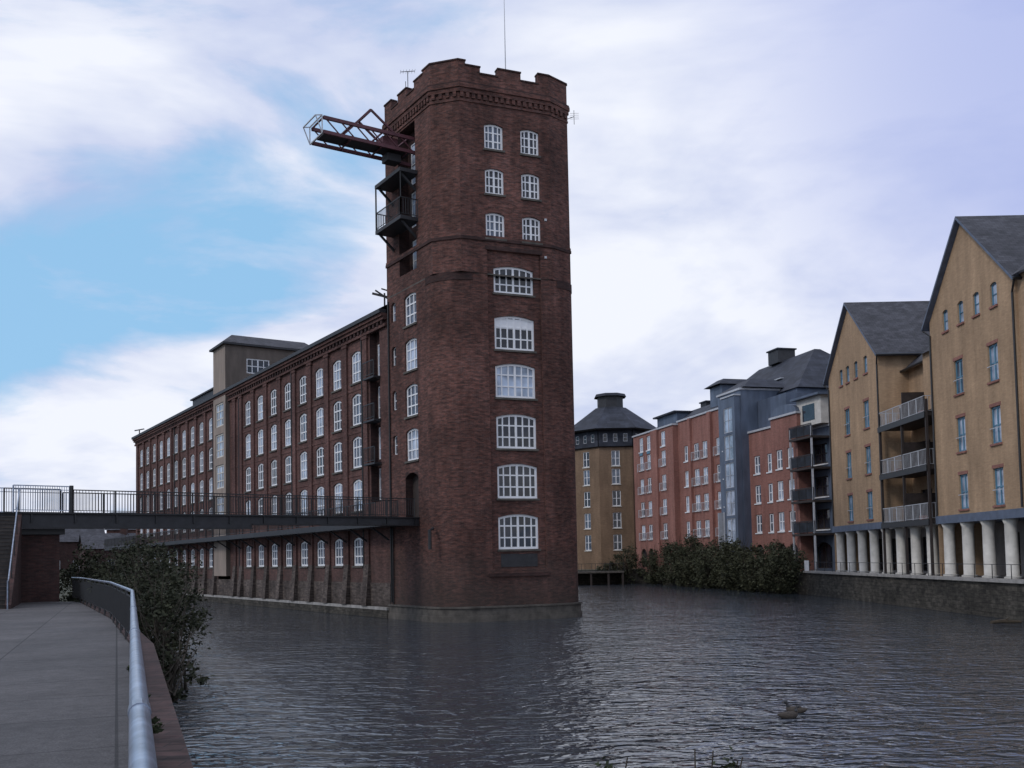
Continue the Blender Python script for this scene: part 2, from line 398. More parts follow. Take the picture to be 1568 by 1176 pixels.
for i in range(len(ring)-1): dent(ring[i],ring[i+1],30.65,30.95,.10,.36,.2)
tw.prism('roof','slate',[Pm,P0,P1,P2,P3,P4],31.0,31.3)
def mer(p,q,s0,s1,z1,z0=32.2):
    L=math.dist(p,q); u=((q[0]-p[0])/L,(q[1]-p[1])/L); f=F(p,u,(u[1],-u[0]))
    tw.fbox('battlements','tower',f,s0,s1,z0,z1,-.4,.0); tw.fbox('battlement_caps','towerdk',f,s0-.03,s1+.03,z1,z1+.09,-.43,.05)
mer(P1,P2,0,.45,32.85);mer(P1,P2,.45,1.37,32.6);mer(P1,P2,1.37,2.49,32.21,32.2);mer(P1,P2,2.49,3.97,32.7);mer(P1,P2,3.97,5.1,32.21,32.2);mer(P1,P2,5.1,5.79,32.85)
mer(P0,P1,0,1.79,32.852);mer(P2,P3,0,1.65,32.852)
Ll=math.dist(Pm,P0)
for s0,s1,z in ((0,1.0,32.8),(1,1.9,32.21),(1.9,3.1,32.7),(3.1,4.1,32.21),(4.1,5.2,32.65),(5.2,Ll,32.848)): mer(Pm,P0,s0,s1,z)
Lr=math.dist(P3,P4)
for s0,s1,z in ((0,1.0,32.8),(2.2,3.8,32.7),(5,6.1,32.7),(7.2,Lr,32.8)): mer(P3,P4,s0,s1,z)
Lb=math.dist(P4,Pm)
for s0,s1,z in ((0,1.2,32.8),(3.2,5.2,32.7),(7.2,Lb,32.8)): mer(P4,Pm,s0,s1,z)
ri=offset(ring+[Pm],-.4); tw.strip('parapet_inner','tower',ri,31.3,32.2)
q=FF.p(3.9,31.3,-2.2); tw.tube('flagpole','lgrey',[q,q+Vector((0,0,7.3))],[.05,.02],6)
def aerial(b,q,h,w,dx):
    b.tube('aerial','steel',[q,q+Vector((0,0,h))],.025,5); d=Vector((dx[0],dx[1],.15)).normalized()
    t=q+Vector((0,0,h)); b.bar('aerial','steel',t-d*w*.5,t+d*w*.5,.03)
    for i in range(6):
        c=t+d*w*(i/5-.5); e=Vector((-d.y,d.x,0))*.25; b.bar('aerial','steel',c-e,c+e,.015)
aerial(tw,FLt.p(3.2,32.2,-.2),1.7,.9,(1,.2)); q=FLt.p(3.5,32.2,-.2)
tw.tube('aerial','steel',[q,q+Vector((0,0,1.2))],.02,5)
q=Vector((3.9,59.6,30.8)); tw.bar('aerial','steel',q,q+Vector((.45,.1,.2)),.03); tw.bar('aerial','steel',q+Vector((.45,.1,-.3)),q+Vector((.45,.1,.6)),.03)
for k in range(4): tw.bar('aerial','steel',q+Vector((.2,.1,.05+.12*k)),q+Vector((.75,.1,.05+.12*k)),.012)
for s,z in ((5.4,23.9),(5.35,21.6)):
    tw.fbox('wall_plate','lgrey',FF,s-.07,s+.07,z-.07,z+.07,.0,.05)
tw.tube('drain_pipe','black',[(-4.6,56.6,5.4),(-4.75,56.2,5.3),(-4.75,56.2,4.2)],.1,8)
tw.tube('downpipe','black',[FLt.p(5.6,.9,.09),FLt.p(5.6,5.6,.09)],.05,6)
tw.done(smooth=('rounded_corners',))

# crane -----------------------------------------------------------
cr_=B('hoist_crane',tuple(FLt.p(3.2,29,0)))
ZA,ZB=28.35,29.2
for s in (2.2,4.0):
    for z in (ZA,ZB):
        cr_.bar('jib_beam','oxide',FLt.p(s,z,-.7),FLt.p(s,z,5.8),.14,.2)
    for k in range(6):
        o0=k*.95; cr_.bar('lattice','oxide',FLt.p(s,ZA,o0),FLt.p(s,ZB,o0+.95),.06)
    cr_.bar('a_frame','oxide',FLt.p(s,ZB,1.2),FLt.p(s,30.35,2.8),.11); cr_.bar('a_frame','oxide',FLt.p(s,30.35,2.8),FLt.p(s,ZB,3.9),.11)
cr_.bar('a_frame','oxide',FLt.p(2.2,30.35,2.8),FLt.p(4.0,30.35,2.8),.12)
for o in (0.3,2.0,4.0,5.8):
    for z in (ZA,ZB): cr_.bar('cross_beam','oxide',FLt.p(2.2,z,o),FLt.p(4.0,z,o),.08)
cr_.fbox('walkway','steel',FLt,2.5,3.7,ZA+.1,ZA+.18,0,5.6)
cr_.fbox('trolley','steel',FLt,2.7,3.5,27.8,28.25,.6,1.5)
cr_.fbox('hoist_motor','oxide',FLt,2.5,3.6,28.55,29.1,.9,1.9)
for s in (2.15,4.05):
    cr_.bar('end_frame','lgrey',FLt.p(s,28.25,5.9),FLt.p(s,29.3,5.9),.06)
    cr_.bar('end_frame','lgrey',FLt.p(s,28.25,5.9),FLt.p(s,29.2,6.3),.05); cr_.bar('end_frame','lgrey',FLt.p(s,29.3,5.9),FLt.p(s,29.2,6.3),.05)
for z,o in ((28.25,5.9),(29.3,5.9),(29.2,6.3)): cr_.bar('end_frame','lgrey',FLt.p(2.15,z,o),FLt.p(4.05,z,o),.06)
cr_.done()

# ------------------------------------------------------------------ MILL
ml=B('brick_mill_building',(-25,92,0))
FM=F(Pm,UL,NL); LEN=72.0; EZ=19.3
cols=[4.95+3.3*i for i in range(8)]; cols2=[39.4+3.3*i for i in range(10)]
ops=[]
for c in cols+cols2:
    for z,h in ((16.75,2.15),(13.85,2.15),(10.95,2.15),(8.05,2.15),(4.25,1.9)):
        g=random.choice(['blind','blind','glassmid','glassmid','glass'])
        if z<5: g='glassmid'
        ops.append(Op(c,z,1.55,h,.2,3,3,depth=.15,ft=.14,bt=.085,gl=g,sill='ledge'))
esc=Op(1.95,13.2,1.5,11.6,.2,win=False,depth=.5)
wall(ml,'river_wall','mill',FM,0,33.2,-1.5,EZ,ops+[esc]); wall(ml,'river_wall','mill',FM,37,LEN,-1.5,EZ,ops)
for q in ops: opening(ml,FM,q,'mill')
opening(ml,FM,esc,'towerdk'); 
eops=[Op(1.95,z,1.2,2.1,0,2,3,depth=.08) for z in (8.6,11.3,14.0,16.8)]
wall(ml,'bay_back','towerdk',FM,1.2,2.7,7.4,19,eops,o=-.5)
for q in eops: opening(ml,FM,q,'towerdk',o=-.5)
for z in (9.8,12.6,15.4):
    ml.fbox('hoist_platform','steel',FM,1.1,2.8,z,z+.12,-.3,.5)
    railing(ml,'platform_rail','black',FM.p(1.1,z+.12,.5),FM.p(2.8,z+.12,.5),1.0,.2,.03)
WB=9.4
def mp_(s,w): return (FM.o.x+FM.u.x*s-FM.n.x*w, FM.o.y+FM.u.y*s-FM.n.y*w)
ml.strip('rear_walls','mill',[mp_(LEN,0),mp_(LEN,WB),mp_(0,WB),mp_(0,0)],-1.5,EZ)
pil=[3.3]+[c+1.65 for c in cols[:-1]]+[29.7,31.6]+[37.8]+[c+1.65 for c in cols2]
for c in pil:
    ml.fbox('pilasters','mill',FM,c-.33,c+.33,3.0,18.3,-.02,.13)
    ml.fbox('pilasters','mill',FM,c-.45,c+.45,18.3,18.5,-.02,.17)
    a=[FM.p(c-.4,.7,-.02),FM.p(c+.4,.7,-.02),FM.p(c+.4,.7,.42),FM.p(c-.4,.7,.42)]
    t=[FM.p(c-.35,3.4,-.02),FM.p(c+.35,3.4,-.02),FM.p(c+.35,3.4,.16),FM.p(c-.35,3.4,.16)]
    for i in range(4):
        j=(i+1)%4; ml.face('buttresses','stain',[a[i],a[j],t[j],t[i]])
    ml.face('buttresses','stain',t)
for z0,z1,o in ((18.52,18.7,.2),(18.95,19.15,.3),(19.15,19.35,.42)): ml.fbox('cornice','mill',FM,0,LEN,z0,z1,-.02,o)
s=.3
while s<LEN-.3:
    ml.fbox('dentils','towerdk',FM,s,s+.25,18.7,18.95,-.02,.25); s+=.6
ml.fbox('gutter','steel',FM,0,LEN,19.35,19.6,.1,.55)
ml.fbox('river_ledge','coping',FM,0,LEN,.5,.68,-.02,.32); ml.fbox('river_ledge','stone',FM,0,LEN,-1.2,.5,-.02,.28)
ml.fbox('stained_base','stain',FM,0,LEN,.72,2.2,-.02,.045)
for z in (15.2,12.3,9.4): ml.fbox('string_courses','mill',FM,2.9,33,z-.08,z+.08,-.02,.035); 
for c in (3.3,16.5,29.7,37.8,52.3): ml.tube('downpipes','black',[FM.p(c+.5,1,.1),FM.p(c+.5,19.2,.1)],.06,6)
def rp(s,w,z): x,y=mp_(s,w); return (x,y,z)
ml.face('roof','slate',[rp(0,-.55,19.6),rp(LEN+.3,-.55,19.6),rp(LEN+.3,4.7,22.6),rp(0,4.7,22.6)])
ml.face('roof','slate',[rp(0,WB+.5,19.6),rp(LEN+.3,WB+.5,19.6),rp(LEN+.3,4.7,22.6),rp(0,4.7,22.6)])
ml.face('gable','mill',[rp(LEN,0,EZ),rp(LEN,WB,EZ),rp(LEN,4.7,22.5)])
PZ=24.0
sops=[Op(35.1,z,2.5,2.2,0,3,3,depth=.15,fr='cream',gl='blind',ft=.14,bt=.1) for z in (17.5,14.6,11.7,8.8)]
wall(ml,'stair_shaft','render',FM,33.2,37,2.5,PZ,sops,o=.4)
for q in sops: opening(ml,FM,q,'render',o=.4)
f2=F(tuple(FM.p(33.2,0,.4)[:2]),(.839,.545),(.545,-.839))
wo=Op(3.1,22.0,2.2,1.4,0,4,2,depth=.12,gl='glass',ft=.1,bt=.07)
wall(ml,'penthouse_wall','rendershade',f2,0,8.7,2.5,PZ,[wo]); opening(ml,f2,wo,'rendershade')
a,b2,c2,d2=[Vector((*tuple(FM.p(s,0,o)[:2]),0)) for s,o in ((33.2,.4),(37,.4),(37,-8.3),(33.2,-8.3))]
ml.strip('penthouse_wall','rendershade',[tuple(b2[:2]),tuple(c2[:2]),tuple(d2[:2])],2.5,PZ)
def pr(s,o,z): return FM.p(s,z,o)
ml.face('penthouse_roof','slate',[pr(32.9,.7,24),pr(37.3,.7,24),pr(35.1,-.8,25.2)])
ml.face('penthouse_roof','slate',[pr(32.9,.7,24),pr(35.1,-.8,25.2),pr(35.1,-8,25.2),pr(32.9,-8.8,24)])
ml.face('penthouse_roof','slate',[pr(37.3,.7,24),pr(35.1,-.8,25.2),pr(35.1,-8,25.2),pr(37.3,-8.8,24)])
ml.face('penthouse_roof','slate',[pr(32.9,-8.8,24),pr(35.1,-8,25.2),pr(37.3,-8.8,24)])
ml.fbox('penthouse_eave','steel',FM,32.9,37.3,23.82,23.99,-8.8,.7)
ml.fbox('roof_clerestory','steel',FM,39,52.5,20.3,21.55,-3.9,-1.8); ml.fbox('roof_clerestory','slate',FM,38.8,52.8,21.55,21.7,-4.1,-1.6)
q=FM.p(71,19.7,-.2); ml.bar('roof_hoist','steel',q,q+Vector((0,0,.8)),.1); ml.bar('roof_hoist','steel',q+Vector((-.6,0,.7)),q+Vector((.6,0,.9)),.12)
q=FM.p(1.6,20.2,-.6); ml.bar('roof_hoist','steel',q,q+Vector((0,0,.9)),.1); ml.bar('roof_hoist','steel',q+Vector((-.8,0,.9)),q+Vector((.3,0,.6)),.13); ml.bar('roof_hoist','steel',q+Vector((-.6,0,1.1)),q+Vector((.4,0,.4)),.1); ml.bar('roof_hoist','steel',q+Vector((-.2,0,1.2)),q+Vector((.7,0,.9)),.08)
ml.fbox('walkway_deck','steel',FM,-2.6,LEN+12,5.7,6.08,.05,1.5)
railing(ml,'walkway_railing','black',FM.p(-1.0,6.08,1.45),FM.p(LEN+12,6.08,1.45),1.1,.25,.03,2.2)
for k in range(26): 
    s=k*3.3; ml.bar('walkway_bracket','steel',FM.p(s,4.9,.1),FM.p(s,5.7,1.3),.1)
ml.done()

# ------------------------------------------------------------------ FOOTBRIDGE
fb=B('footbridge',(-15,50,6)); FB=F((-5.56,58.37),(-.784,-.62),(.62,-.784)); DZ=6.1
fb.fbox('deck','steel',FB,0,10.5,DZ-.4,DZ,-2.0,0)
fb.fbox('deck','steel',FB,10.5,30,DZ-.62,DZ,-2.0,0)
fb.fbox('deck_flange','black',FB,0,30,DZ,DZ+.05,-.02,.12); fb.fbox('deck_flange','black',FB,0,10.5,DZ-.46,DZ-.4,-.1,.12); fb.fbox('deck_flange','black',FB,10.5,30,DZ-.68,DZ-.62,-.1,.12)
for k in range(16): fb.fbox('deck_stiffener','black',FB,k*1.9+.3,k*1.9+.36,DZ-.4,DZ,0,.08)
for o in (-.03,-1.95):
    railing(fb,'railing','black',FB.p(.3,DZ+.05,o),FB.p(19.4,DZ+.05,o),1.1,.14,.022,1.9)
for o in (0.02,-1.95):
    railing(fb,'landing_railing','galv' if o>-1 else 'black',FB.p(19.5,DZ+.05,o),FB.p(22.0,DZ+.05,o),1.25,.1,.02,1.9,.05,True)
railing(fb,'landing_railing','galv',FB.p(25.2,DZ+.05,-1.95),FB.p(30,DZ+.05,-1.95),1.25,.1,.02,1.9,.05,True)
railing(fb,'landing_railing','galv',FB.p(22.0,DZ+.05,-1.95),FB.p(25.2,DZ+.05,-1.95),1.25,.1,.02,1.9,.05,True)
fb.bar('gate_post','black',FB.p(19.5,DZ,0.03),FB.p(19.5,DZ+1.35,0.03),.14)
ab=[tuple(FB.p(s,0,o)[:2]) for s,o in ((19.9,-.45),(29,-.45),(29,-3.6),(19.9,-3.6))]
fb.prism('abutment','towerdk',ab,-1.5,DZ-.95)
fb.fbox('bearing_beam','black',FB,19.7,29,DZ-.95,DZ-.69,-1.8,-.3)
fb.done()
st=B('brick_staircase',(-22,42,2)); top=Vector((-22.7,44.8,0)); d=Vector((.40,-.917,0)).normalized(); w=Vector((-.917,-.4,0))
n=24
for i in range(n):
    z=6.1-(i+1)*(4.1/n); a=top+d*(i*.28)
    st.obox('steps','stairs',(a.x,a.y,1.8),w*3.5,d*.28,(0,0,max(z,1.95)-1.8))
    st.obox('nosing','stain',(a+d*.2)+Vector((0,0,z)),w*3.5,d*.1,(0,0,.02))
a=top-w*.22; b3=top-w*.004
for q0 in (a,b3): st.face('string_wall','towerdk',[q0+Vector((0,0,1.8)),q0+d*6.7+Vector((0,0,1.8)),q0+d*6.7+Vector((0,0,2.15)),q0+Vector((0,0,6.1))])
st.face('string_coping','towerdk',[a+Vector((0,0,6.1)),b3+Vector((0,0,6.1)),b3+d*6.7+Vector((0,0,2.15)),a+d*6.7+Vector((0,0,2.15))])
st.face('string_wall','towerdk',[a+d*6.7+Vector((0,0,1.8)),b3+d*6.7+Vector((0,0,1.8)),b3+d*6.7+Vector((0,0,2.15)),a+d*6.7+Vector((0,0,2.15))])
a=top-w*.12
st.tube('handrail','galv',[a+Vector((0,0,7.2)),a+d*6.7+Vector((0,0,3.15)),a+d*7.1+Vector((0,0,3.1)),a+d*7.1+Vector((0,0,2.0))],.03,8)
for k in range(5):
    q=a+d*(k*1.6+.1); z=6.15-(k*1.6+.1)*(4.0/6.7); st.tube('handrail_post','black',[q+Vector((0,0,z-.1)),q+Vector((0,0,z+1.02))],.022,6)
st.done()

# ------------------------------------------------------------------ GROUND / WATER / PATH
edge=[(2.5,-300),(2.5,-5),(.5,0),(-7.1,19.4),(-11.9,30),(-19.1,44),(-20.4,46.5),(-45,100),(-62,138),(-50,134),(-10,127),(18,127),(25.1,84.5),(25.1,-300)]
g=B('ground'); poly=edge+[(2500,-300),(2500,3000),(-2500,3000),(-2500,-300)]
v=[Vector((x,y,0)) for x,y in poly]
for t in tessellate_polygon([v]): g.face('terrain','ground',[(v[i].x,v[i].y,1.85) for i in t])
g.strip('bank_wall','stone',edge,-2,1.85)
g.done()
wt=B('river_water'); wt.face('mesh','water',[(-120,-300,0),(120,-300,0),(120,170,0),(-120,170,0)]); single(wt)
bd=B('riverbed_ground'); bd.face('mesh','ground',[(-120,-300,-1.9),(120,-300,-1.9),(120,170,-1.9),(-120,170,-1.9)]); single(bd)
rail=[(.6,-1.5),(.03,0),(-7.53,19.4),(-12.3,30),(-19.4,44),(-20.5,45.6)]
outer=[(.95,-1.5),(.49,0),(-7.11,19.4),(-11.91,30),(-19.05,43.9)]
pt=B('riverside_path'); 
poly=[(3,-8)]+rail+[(-24,47),(-32,44),(-18,19),(-9,0),(-6,-8)]
pt.prism('mesh','path',poly,1.7,2.0); single(pt)
cp=B('path_coping'); cpoly=[(.605,-1.5),(.035,0),(-7.525,19.4),(-12.295,30),(-19.395,44)]
for i in range(4):
    a,b_,c,d_=cpoly[i],cpoly[i+1],outer[i+1],outer[i]
    cp.face('mesh','cope2',[(*a,2.06),(*b_,2.06),(*c,2.06),(*d_,2.06)])
    cp.face('mesh','cope2',[(*a,1.8),(*b_,1.8),(*b_,2.06),(*a,2.06)]); cp.face('mesh','cope2',[(*d_,1.5),(*c,1.5),(*c,2.06),(*d_,2.06)])
single(cp)
rl=B('riverside_railing',(-5,14,2))
rl.tube('handrail','galv',[(x,y,3.1) for x,y in rail],.034,14)
for i in range(len(rail)-1):
    a=Vector((*rail[i],0));c=Vector((*rail[i+1],0)); L=(c-a).length; nn=int(L/.125)
    for z in (2.2,2.98): rl.bar('rail','black',a+Vector((0,0,z)),c+Vector((0,0,z)),.014,.035)
    for k in range(nn):
        p=a+(c-a)*(k/nn); rl.bar('baluster','black',p+Vector((0,0,2.2)),p+Vector((0,0,2.98)),.014)
    nn=max(1,int(L/2))
    for k in range(nn):
        p=a+(c-a)*(k/nn); rl.bar('post','black',p+Vector((0,0,2.0)),p+Vector((0,0,3.07)),.05)
for D_ in (3.4,7.4,11.4):
    p=Vector((.03-.3897*D_,D_,3.1)); u_=Vector((-.3897,1,0)).normalized(); rl.tube('collar','galv',[p-u_*.06,p+u_*.06],.038,14)
rl.done(smooth=('handrail',))

qy=B('stone_quay'); 
qy.box('coping','coping',24.95,25.75,-60,84.6,1.853,2.02)
qy.box('paving','path',25.75,32,-60,84.6,1.80,1.875)
qy.box('end_post','white',25.0,25.3,84.0,84.3,2.02,2.9)
railing(qy,'railing','steel',(25.35,84,2.02),(25.35,40,2.02),.75,2.0,.03,2.0,.03)
qy.done()

# ------------------------------------------------------------------ YELLOW APARTMENTS
ya=B('yellow_brick_apartments',(33,62,0)); FY=F((27.5,84),(0,-1),(-1,0))
def ywin(c,z): return Op(c,z,1.15,2.1,0,2,2,fr='turq',gl=random.choice(['blind','blind','glassmid']),depth=.16,ft=.1,bt=.07,sill='red')
def gable(s0,s1,apx,wins2,wins4,EV=18.4,AZ=23.5):
    ops=[]
    for c in wins2:
        for z in (14.15,10.6,7.1): ops.append(ywin(c,z))
    for c in wins4: ops.append(Op(c,18.0,.75,1.35,.12,1,2,fr='turq',gl='blind',depth=.16,ft=.08,bt=.05,sill='red'))
    hl=(AZ-EV)/(apx-s0); hr=(AZ-EV)/(s1-apx); k=.5
    wall(ya,'walls','yellow',FY,s0,s1,5.75,EV,ops); wall(ya,'walls','yellow',FY,s0+k/hl,s1-k/hr,EV,EV+k,ops)
    p=FY.p
    ya.face('walls','yellow',[p(s0,EV),p(s0+k/hl,EV),p(s0+k/hl,EV+k)]); ya.face('walls','yellow',[p(s1-k/hr,EV),p(s1,EV),p(s1-k/hr,EV+k)])
    ya.face('walls','yellow',[p(s0+k/hl,EV+k),p(s1-k/hr,EV+k),p(apx,AZ)])
    for q in ops:
        opening(ya,FY,q,'yellow')
        if q.z1-q.z0>1.8:
            ya.fbox('lintels','red',FY,q.s0-.08,q.s1+.08,q.z1+.003,q.z1+.2,-.02,.02)
            ya.fbox('juliet_rail','lgrey',FY,q.s0,q.s1,q.z0+.85,q.z0+.89,.04,.08)
    ya.face('side_walls','yellow',[p(s0,1.85),p(s0,1.85,-13),p(s0,EV,-13),p(s0,EV)])
    ya.face('side_walls','yellow',[p(s1,5.75),p(s1,5.75,-13),p(s1,EV,-13),p(s1,EV)])
    for (e,sl) in ((s0,hl),(s1,hr)):
        sg=-1 if e<apx else 1; ee=e+sg*.45; ez=EV-.45*sl
        for dz,m_ in ((.22,'slate'),(.02,'blueband')):
            ya.face('roof' if m_=='slate' else 'soffit',m_,[p(apx,AZ+dz,.35),p(apx,AZ+dz,-13),p(ee,ez+dz,-13),p(ee,ez+dz,.35)])
        ya.face('verge','blueband',[p(apx,AZ+.22,.35),p(apx,AZ+.02,.35),p(ee,ez+.02,.35),p(ee,ez+.22,.35)])
        ya.face('verge','blueband',[p(ee,ez+.02,.35),p(ee,ez+.22,.35),p(ee,ez+.22,-13),p(ee,ez+.02,-13)])
        ya.tube('gutter','black',[p(ee+sg*.08,ez+.1,.35),p(ee+sg*.08,ez+.1,-13)],.08,6)
        ya.tube('downpipe','black',[p(e-sg*.12,5.8,.08),p(e-sg*.12,EV-.9,.08),p(ee,ez,.25)],.06,6)
gable(.2,11.6,5.7,(4.5,8.8),(3.4,5.0,6.9,9.0))
gable(20.7,31.5,25.7,(24.5,28.8),(23.0,25.1,27.1,29.2))
def recess(s0,s1):
    ops=[Op(c,z,1.9,2.1,0,2,1,fr='darkbr',gl='glass',depth=.15) for c in (s0+2.4,s1-2.4) for z in (6.9,10.4,13.9)]
    wall(ya,'recess_walls','yellow',FY,s0,s1,5.75,17.0,ops,o=-2.2)
    for q in ops: opening(ya,FY,q,'yellow',o=-2.2)
    p=FY.p
    ya.face('roof','slate',[p(s0,16.9,-1.7),p(s1,16.9,-1.7),p(s1,21.5,-7),p(s0,21.5,-7)])
    ya.tube('gutter','black',[p(s0,16.9,-1.65),p(s1,16.9,-1.65)],.09,6)
    for z in (5.35,8.9,12.4):
        ya.fbox('balcony_slab','darkbr',FY,s0+.5,s1-.5,z,z+.22,-2.2,.35)
        ya.fbox('balcony_edge','black',FY,s0+.45,s1-.45,z-.12,z+.27,.35,.42)
        for a,c in ((s0+.6,(s0+s1)/2-.1),((s0+s1)/2+.1,s1-.6)):
            railing(ya,'balcony_railing','lgrey',p(a,z+.22,.3),p(c,z+.22,.3),1.1,.2,.022,1.2,.045)
        for a in (s0+.6,s1-.6): railing(ya,'balcony_railing','lgrey',p(a,z+.22,.3),p(a,z+.22,-2.1),1.1,.2,.022,1.2,.045)
        ya.fbox('privacy_screen','darkbr',FY,(s0+s1)/2-.05,(s0+s1)/2+.05,z+.22,z+2.2,-2.2,.2)
    for a in (s0+.5,(s0+s1)/2,s1-.5): ya.bar('balcony_post','darkbr',p(a,1.9,.25),p(a,13.5,.25),.16)
    for a,z in ((s0+2,9.12),(s0+6.5,12.62),(s0+3,12.62),(s0+6,5.57)):
        ya.fbox('planter','red',FY,a,a+.6,z,z+.35,-.4,-.1); 
    c=s1-2.2
    do=Op(c,15.0,1.5,1.6,0,2,2,fr='turq',gl='glass',depth=.1)
    wall(ya,'dormer','yellow',FY,c-1.9,c+1.6,13.2,17.2,[do],o=-1.2); opening(ya,FY,do,'yellow',o=-1.2)
    ya.face('dormer','yellow',[p(c-1.9,13.2,-1.2),p(c-1.9,13.2,-2.2),p(c-1.9,17.2,-2.2),p(c-1.9,17.2,-1.2)])
    ya.face('roof','slate',[p(c-2.1,17.1,-.9),p(c+1.7,17.1,-.9),p(c+1.7,18.2,-3),p(c-1.2,18.2,-3)])
recess(11.6,20.7)
wops=[ywin(c,z) for c in (34,38.5,43) for z in (14.15,10.6,7.1)]
wall(ya,'walls','yellow',FY,31.5,46,5.75,18.4,wops,o=-.15)
for q in wops: opening(ya,FY,q,'yellow',o=-.15)
ya.face('roof','slate',[FY.p(31.5,18.3,.3),FY.p(46,18.3,.3),FY.p(46,23.3,-6),FY.p(31.5,23.3,-6)])
ya.face('side_walls','yellow',[FY.p(46,1.85,-.15),FY.p(46,1.85,-13),FY.p(46,18.3,-13),FY.p(46,18.3,-.15)])
ya.fbox('band','blueband',FY,.1,11.7,5.25,5.75,-3.5,.1); ya.fbox('band','blueband',FY,20.6,46,5.25,5.75,-3.5,.1)
ya.fbox('arcade_soffit','cream',FY,11.7,20.6,5.2,5.34,-3.5,-.3)
s=.55
while s<46:
    q=FY.p(s,1.87,-.4); 
    ya.tube('arcade_columns','cream',[q,q+Vector((0,0,.15)),q+Vector((0,0,.18)),q+Vector((0,0,3.1)),q+Vector((0,0,3.38))],[.46,.46,.34,.34,.46],16)
    s+=2.6
aops=[Op(1.6+3.1*i,3.3,1.9,2.6,0,2,2,fr='darkbr',gl='glass',depth=.15) for i in range(14)]
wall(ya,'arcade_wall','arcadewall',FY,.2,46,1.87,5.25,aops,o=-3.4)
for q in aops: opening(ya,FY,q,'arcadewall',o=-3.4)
ya.strip('rear','yellow',[(40.5,83.8),(40.5,38)],1.85,18.4)
ya.done(smooth=('arcade_columns',))

# ------------------------------------------------------------------ RED APARTMENTS
ra=B('red_brick_apartments',(27,108,0)); FR=F((17,130),(.264,-.965),(-.965,-.264))
def block(s0,s1,z1,o,mat,cs,rows,depth=12,w=1.15,h=1.85,gl=None,z0=1.5,fr='white',nc=2):
    ops=[Op(c,z,w,h,0,nc,2,fr=fr,depth=.16,ft=.13,bt=.09,gl=gl or random.choice(['blind','blind','glassmid']),sill='white') for c in cs for z in rows]
    ops+=[Op(c,3.3,w+.4,2.4,.5,2,1,fr='darkbr',gl='glass',depth=.25) for c in cs]
    wall(ra,'walls',mat,FR,s0,s1,z0,z1,ops,o=o)
    for q in ops: opening(ra,FR,q,mat,o=o)
    p=FR.p
    ra.strip('walls',mat,[tuple(p(s0,0,o)[:2]),tuple(p(s0,0,-depth)[:2]),tuple(p(s1,0,-depth)[:2]),tuple(p(s1,0,o)[:2])],z0,z1)
    ra.fbox('eaves_trim','lgrey',FR,s0-.1,s1+.1,z1,z1+.2,-depth,o+.15)
rows=(6.6,9.6,12.6,15.6)
block(0,12.4,19.3,.7,'red',(2.6,5.0,9.5),rows+(18,),w=1.3)
block(12.4,24.9,19.6,0,'red',(14.6,17.2,19.4,22.8),rows,w=1.3)
ra.fbox('piers','red',FR,6.3,8.2,1.5,19.3,.7,1.0); ra.fbox('piers','red',FR,15.6,16.2,1.5,19.6,-.02,.3); ra.fbox('piers','red',FR,20.7,21.5,1.5,19.6,-.02,.35)
for c,o in ((2.6,.7),(5,.7),(9.5,.7),(17.2,0),(19.4,0),(22.8,0)):
    for z in rows: railing(ra,'juliet_railing','lgrey',FR.p(c-.85,z-1.1,o+.25),FR.p(c+.85,z-1.1,o+.25),1.0,.2,.02,1.7,.05)
    if c<6: ra.fbox('blue_panel','turq',FR,c-.5,c+.5,16.6,17.0,o-.01,o+.05)
block(24.9,29.9,20.6,1.0,'zinc',(26.2,),rows,w=1.0)
gops=[Op(28.3,z,1.9,2.6,0,2,2,fr='lgrey',gl='blind',depth=.1) for z in (6,8.9,11.8,14.7,17.6)]
wall(ra,'glazed_bay','zinc',FR,27,29.8,3.5,20,gops,o=1.7)
for q in gops: opening(ra,FR,q,'zinc',o=1.7)
for s in (27,29.8): ra.face('glazed_bay','zinc',[FR.p(s,3.5,1.0),FR.p(s,3.5,1.7),FR.p(s,20,1.7),FR.p(s,20,1.0)])
ra.fbox('glazed_bay','lgrey',FR,26.9,29.9,20,20.15,1.0,1.8)
for s in (25.6,26.9): ra.fbox('buttress','lgrey',FR,s,s+.12,1.9,8,1.0,1.8)
block(29.9,35.5,16.0,.2,'red',(31.4,34.0),rows[:3],w=1.2); ra.fbox('attic','zinc',FR,30,35.5,16.25,19.4,-8,-.9)
block(35.5,40.2,16.6,.9,'red',(36.9,38.9),rows[:3],w=1.1)
for i in range(8):
    t0,t1=math.pi*i/8,math.pi*(i+1)/8
    a=lambda t:FR.p(37.85-2.3*math.cos(t),16.85+.9*math.sin(t),.9)
    ra.face('gable_head','zinc',[a(t0),a(t1),FR.p(37.85,16.85,.9)]); 
    bq=lambda t:FR.p(37.85-2.3*math.cos(t),16.85+.9*math.sin(t),-6)
    ra.face('gable_head','zinc',[a(t0),a(t1),bq(t1),bq(t0)])
block(40.2,43.8,15.0,-.4,'zinc',(41.9,),rows[:3],w=2.2,fr='darkbr',gl='glass')
ra.fbox('penthouse','cream',FR,39.6,43.6,15.25,17.8,-4,.5); ra.fbox('penthouse_window','glass',FR,40.6,42.6,15.7,17.2,.47,.52)
ra.fbox('penthouse_roof','zinc',FR,39.3,44,17.8,18.0,-4.3,1.0)
for z in (5.1,8.1,11.1,13.9):
    ra.fbox('balcony_slab','darkbr',FR,39.9,43.6,z,z+.2,-.4,1.6)
    railing(ra,'balcony_railing','steel',FR.p(39.9,z+.2,1.55),FR.p(43.6,z+.2,1.55),1.1,.15,.04,1.2,.06)
    ra.fbox('balcony_glass','glassmid',FR,40.0,43.5,z+.3,z+1.2,1.5,1.52)
for s in (40,43.5): ra.bar('balcony_post','lgrey',FR.p(s,1.9,1.5),FR.p(s,15,1.5),.15)
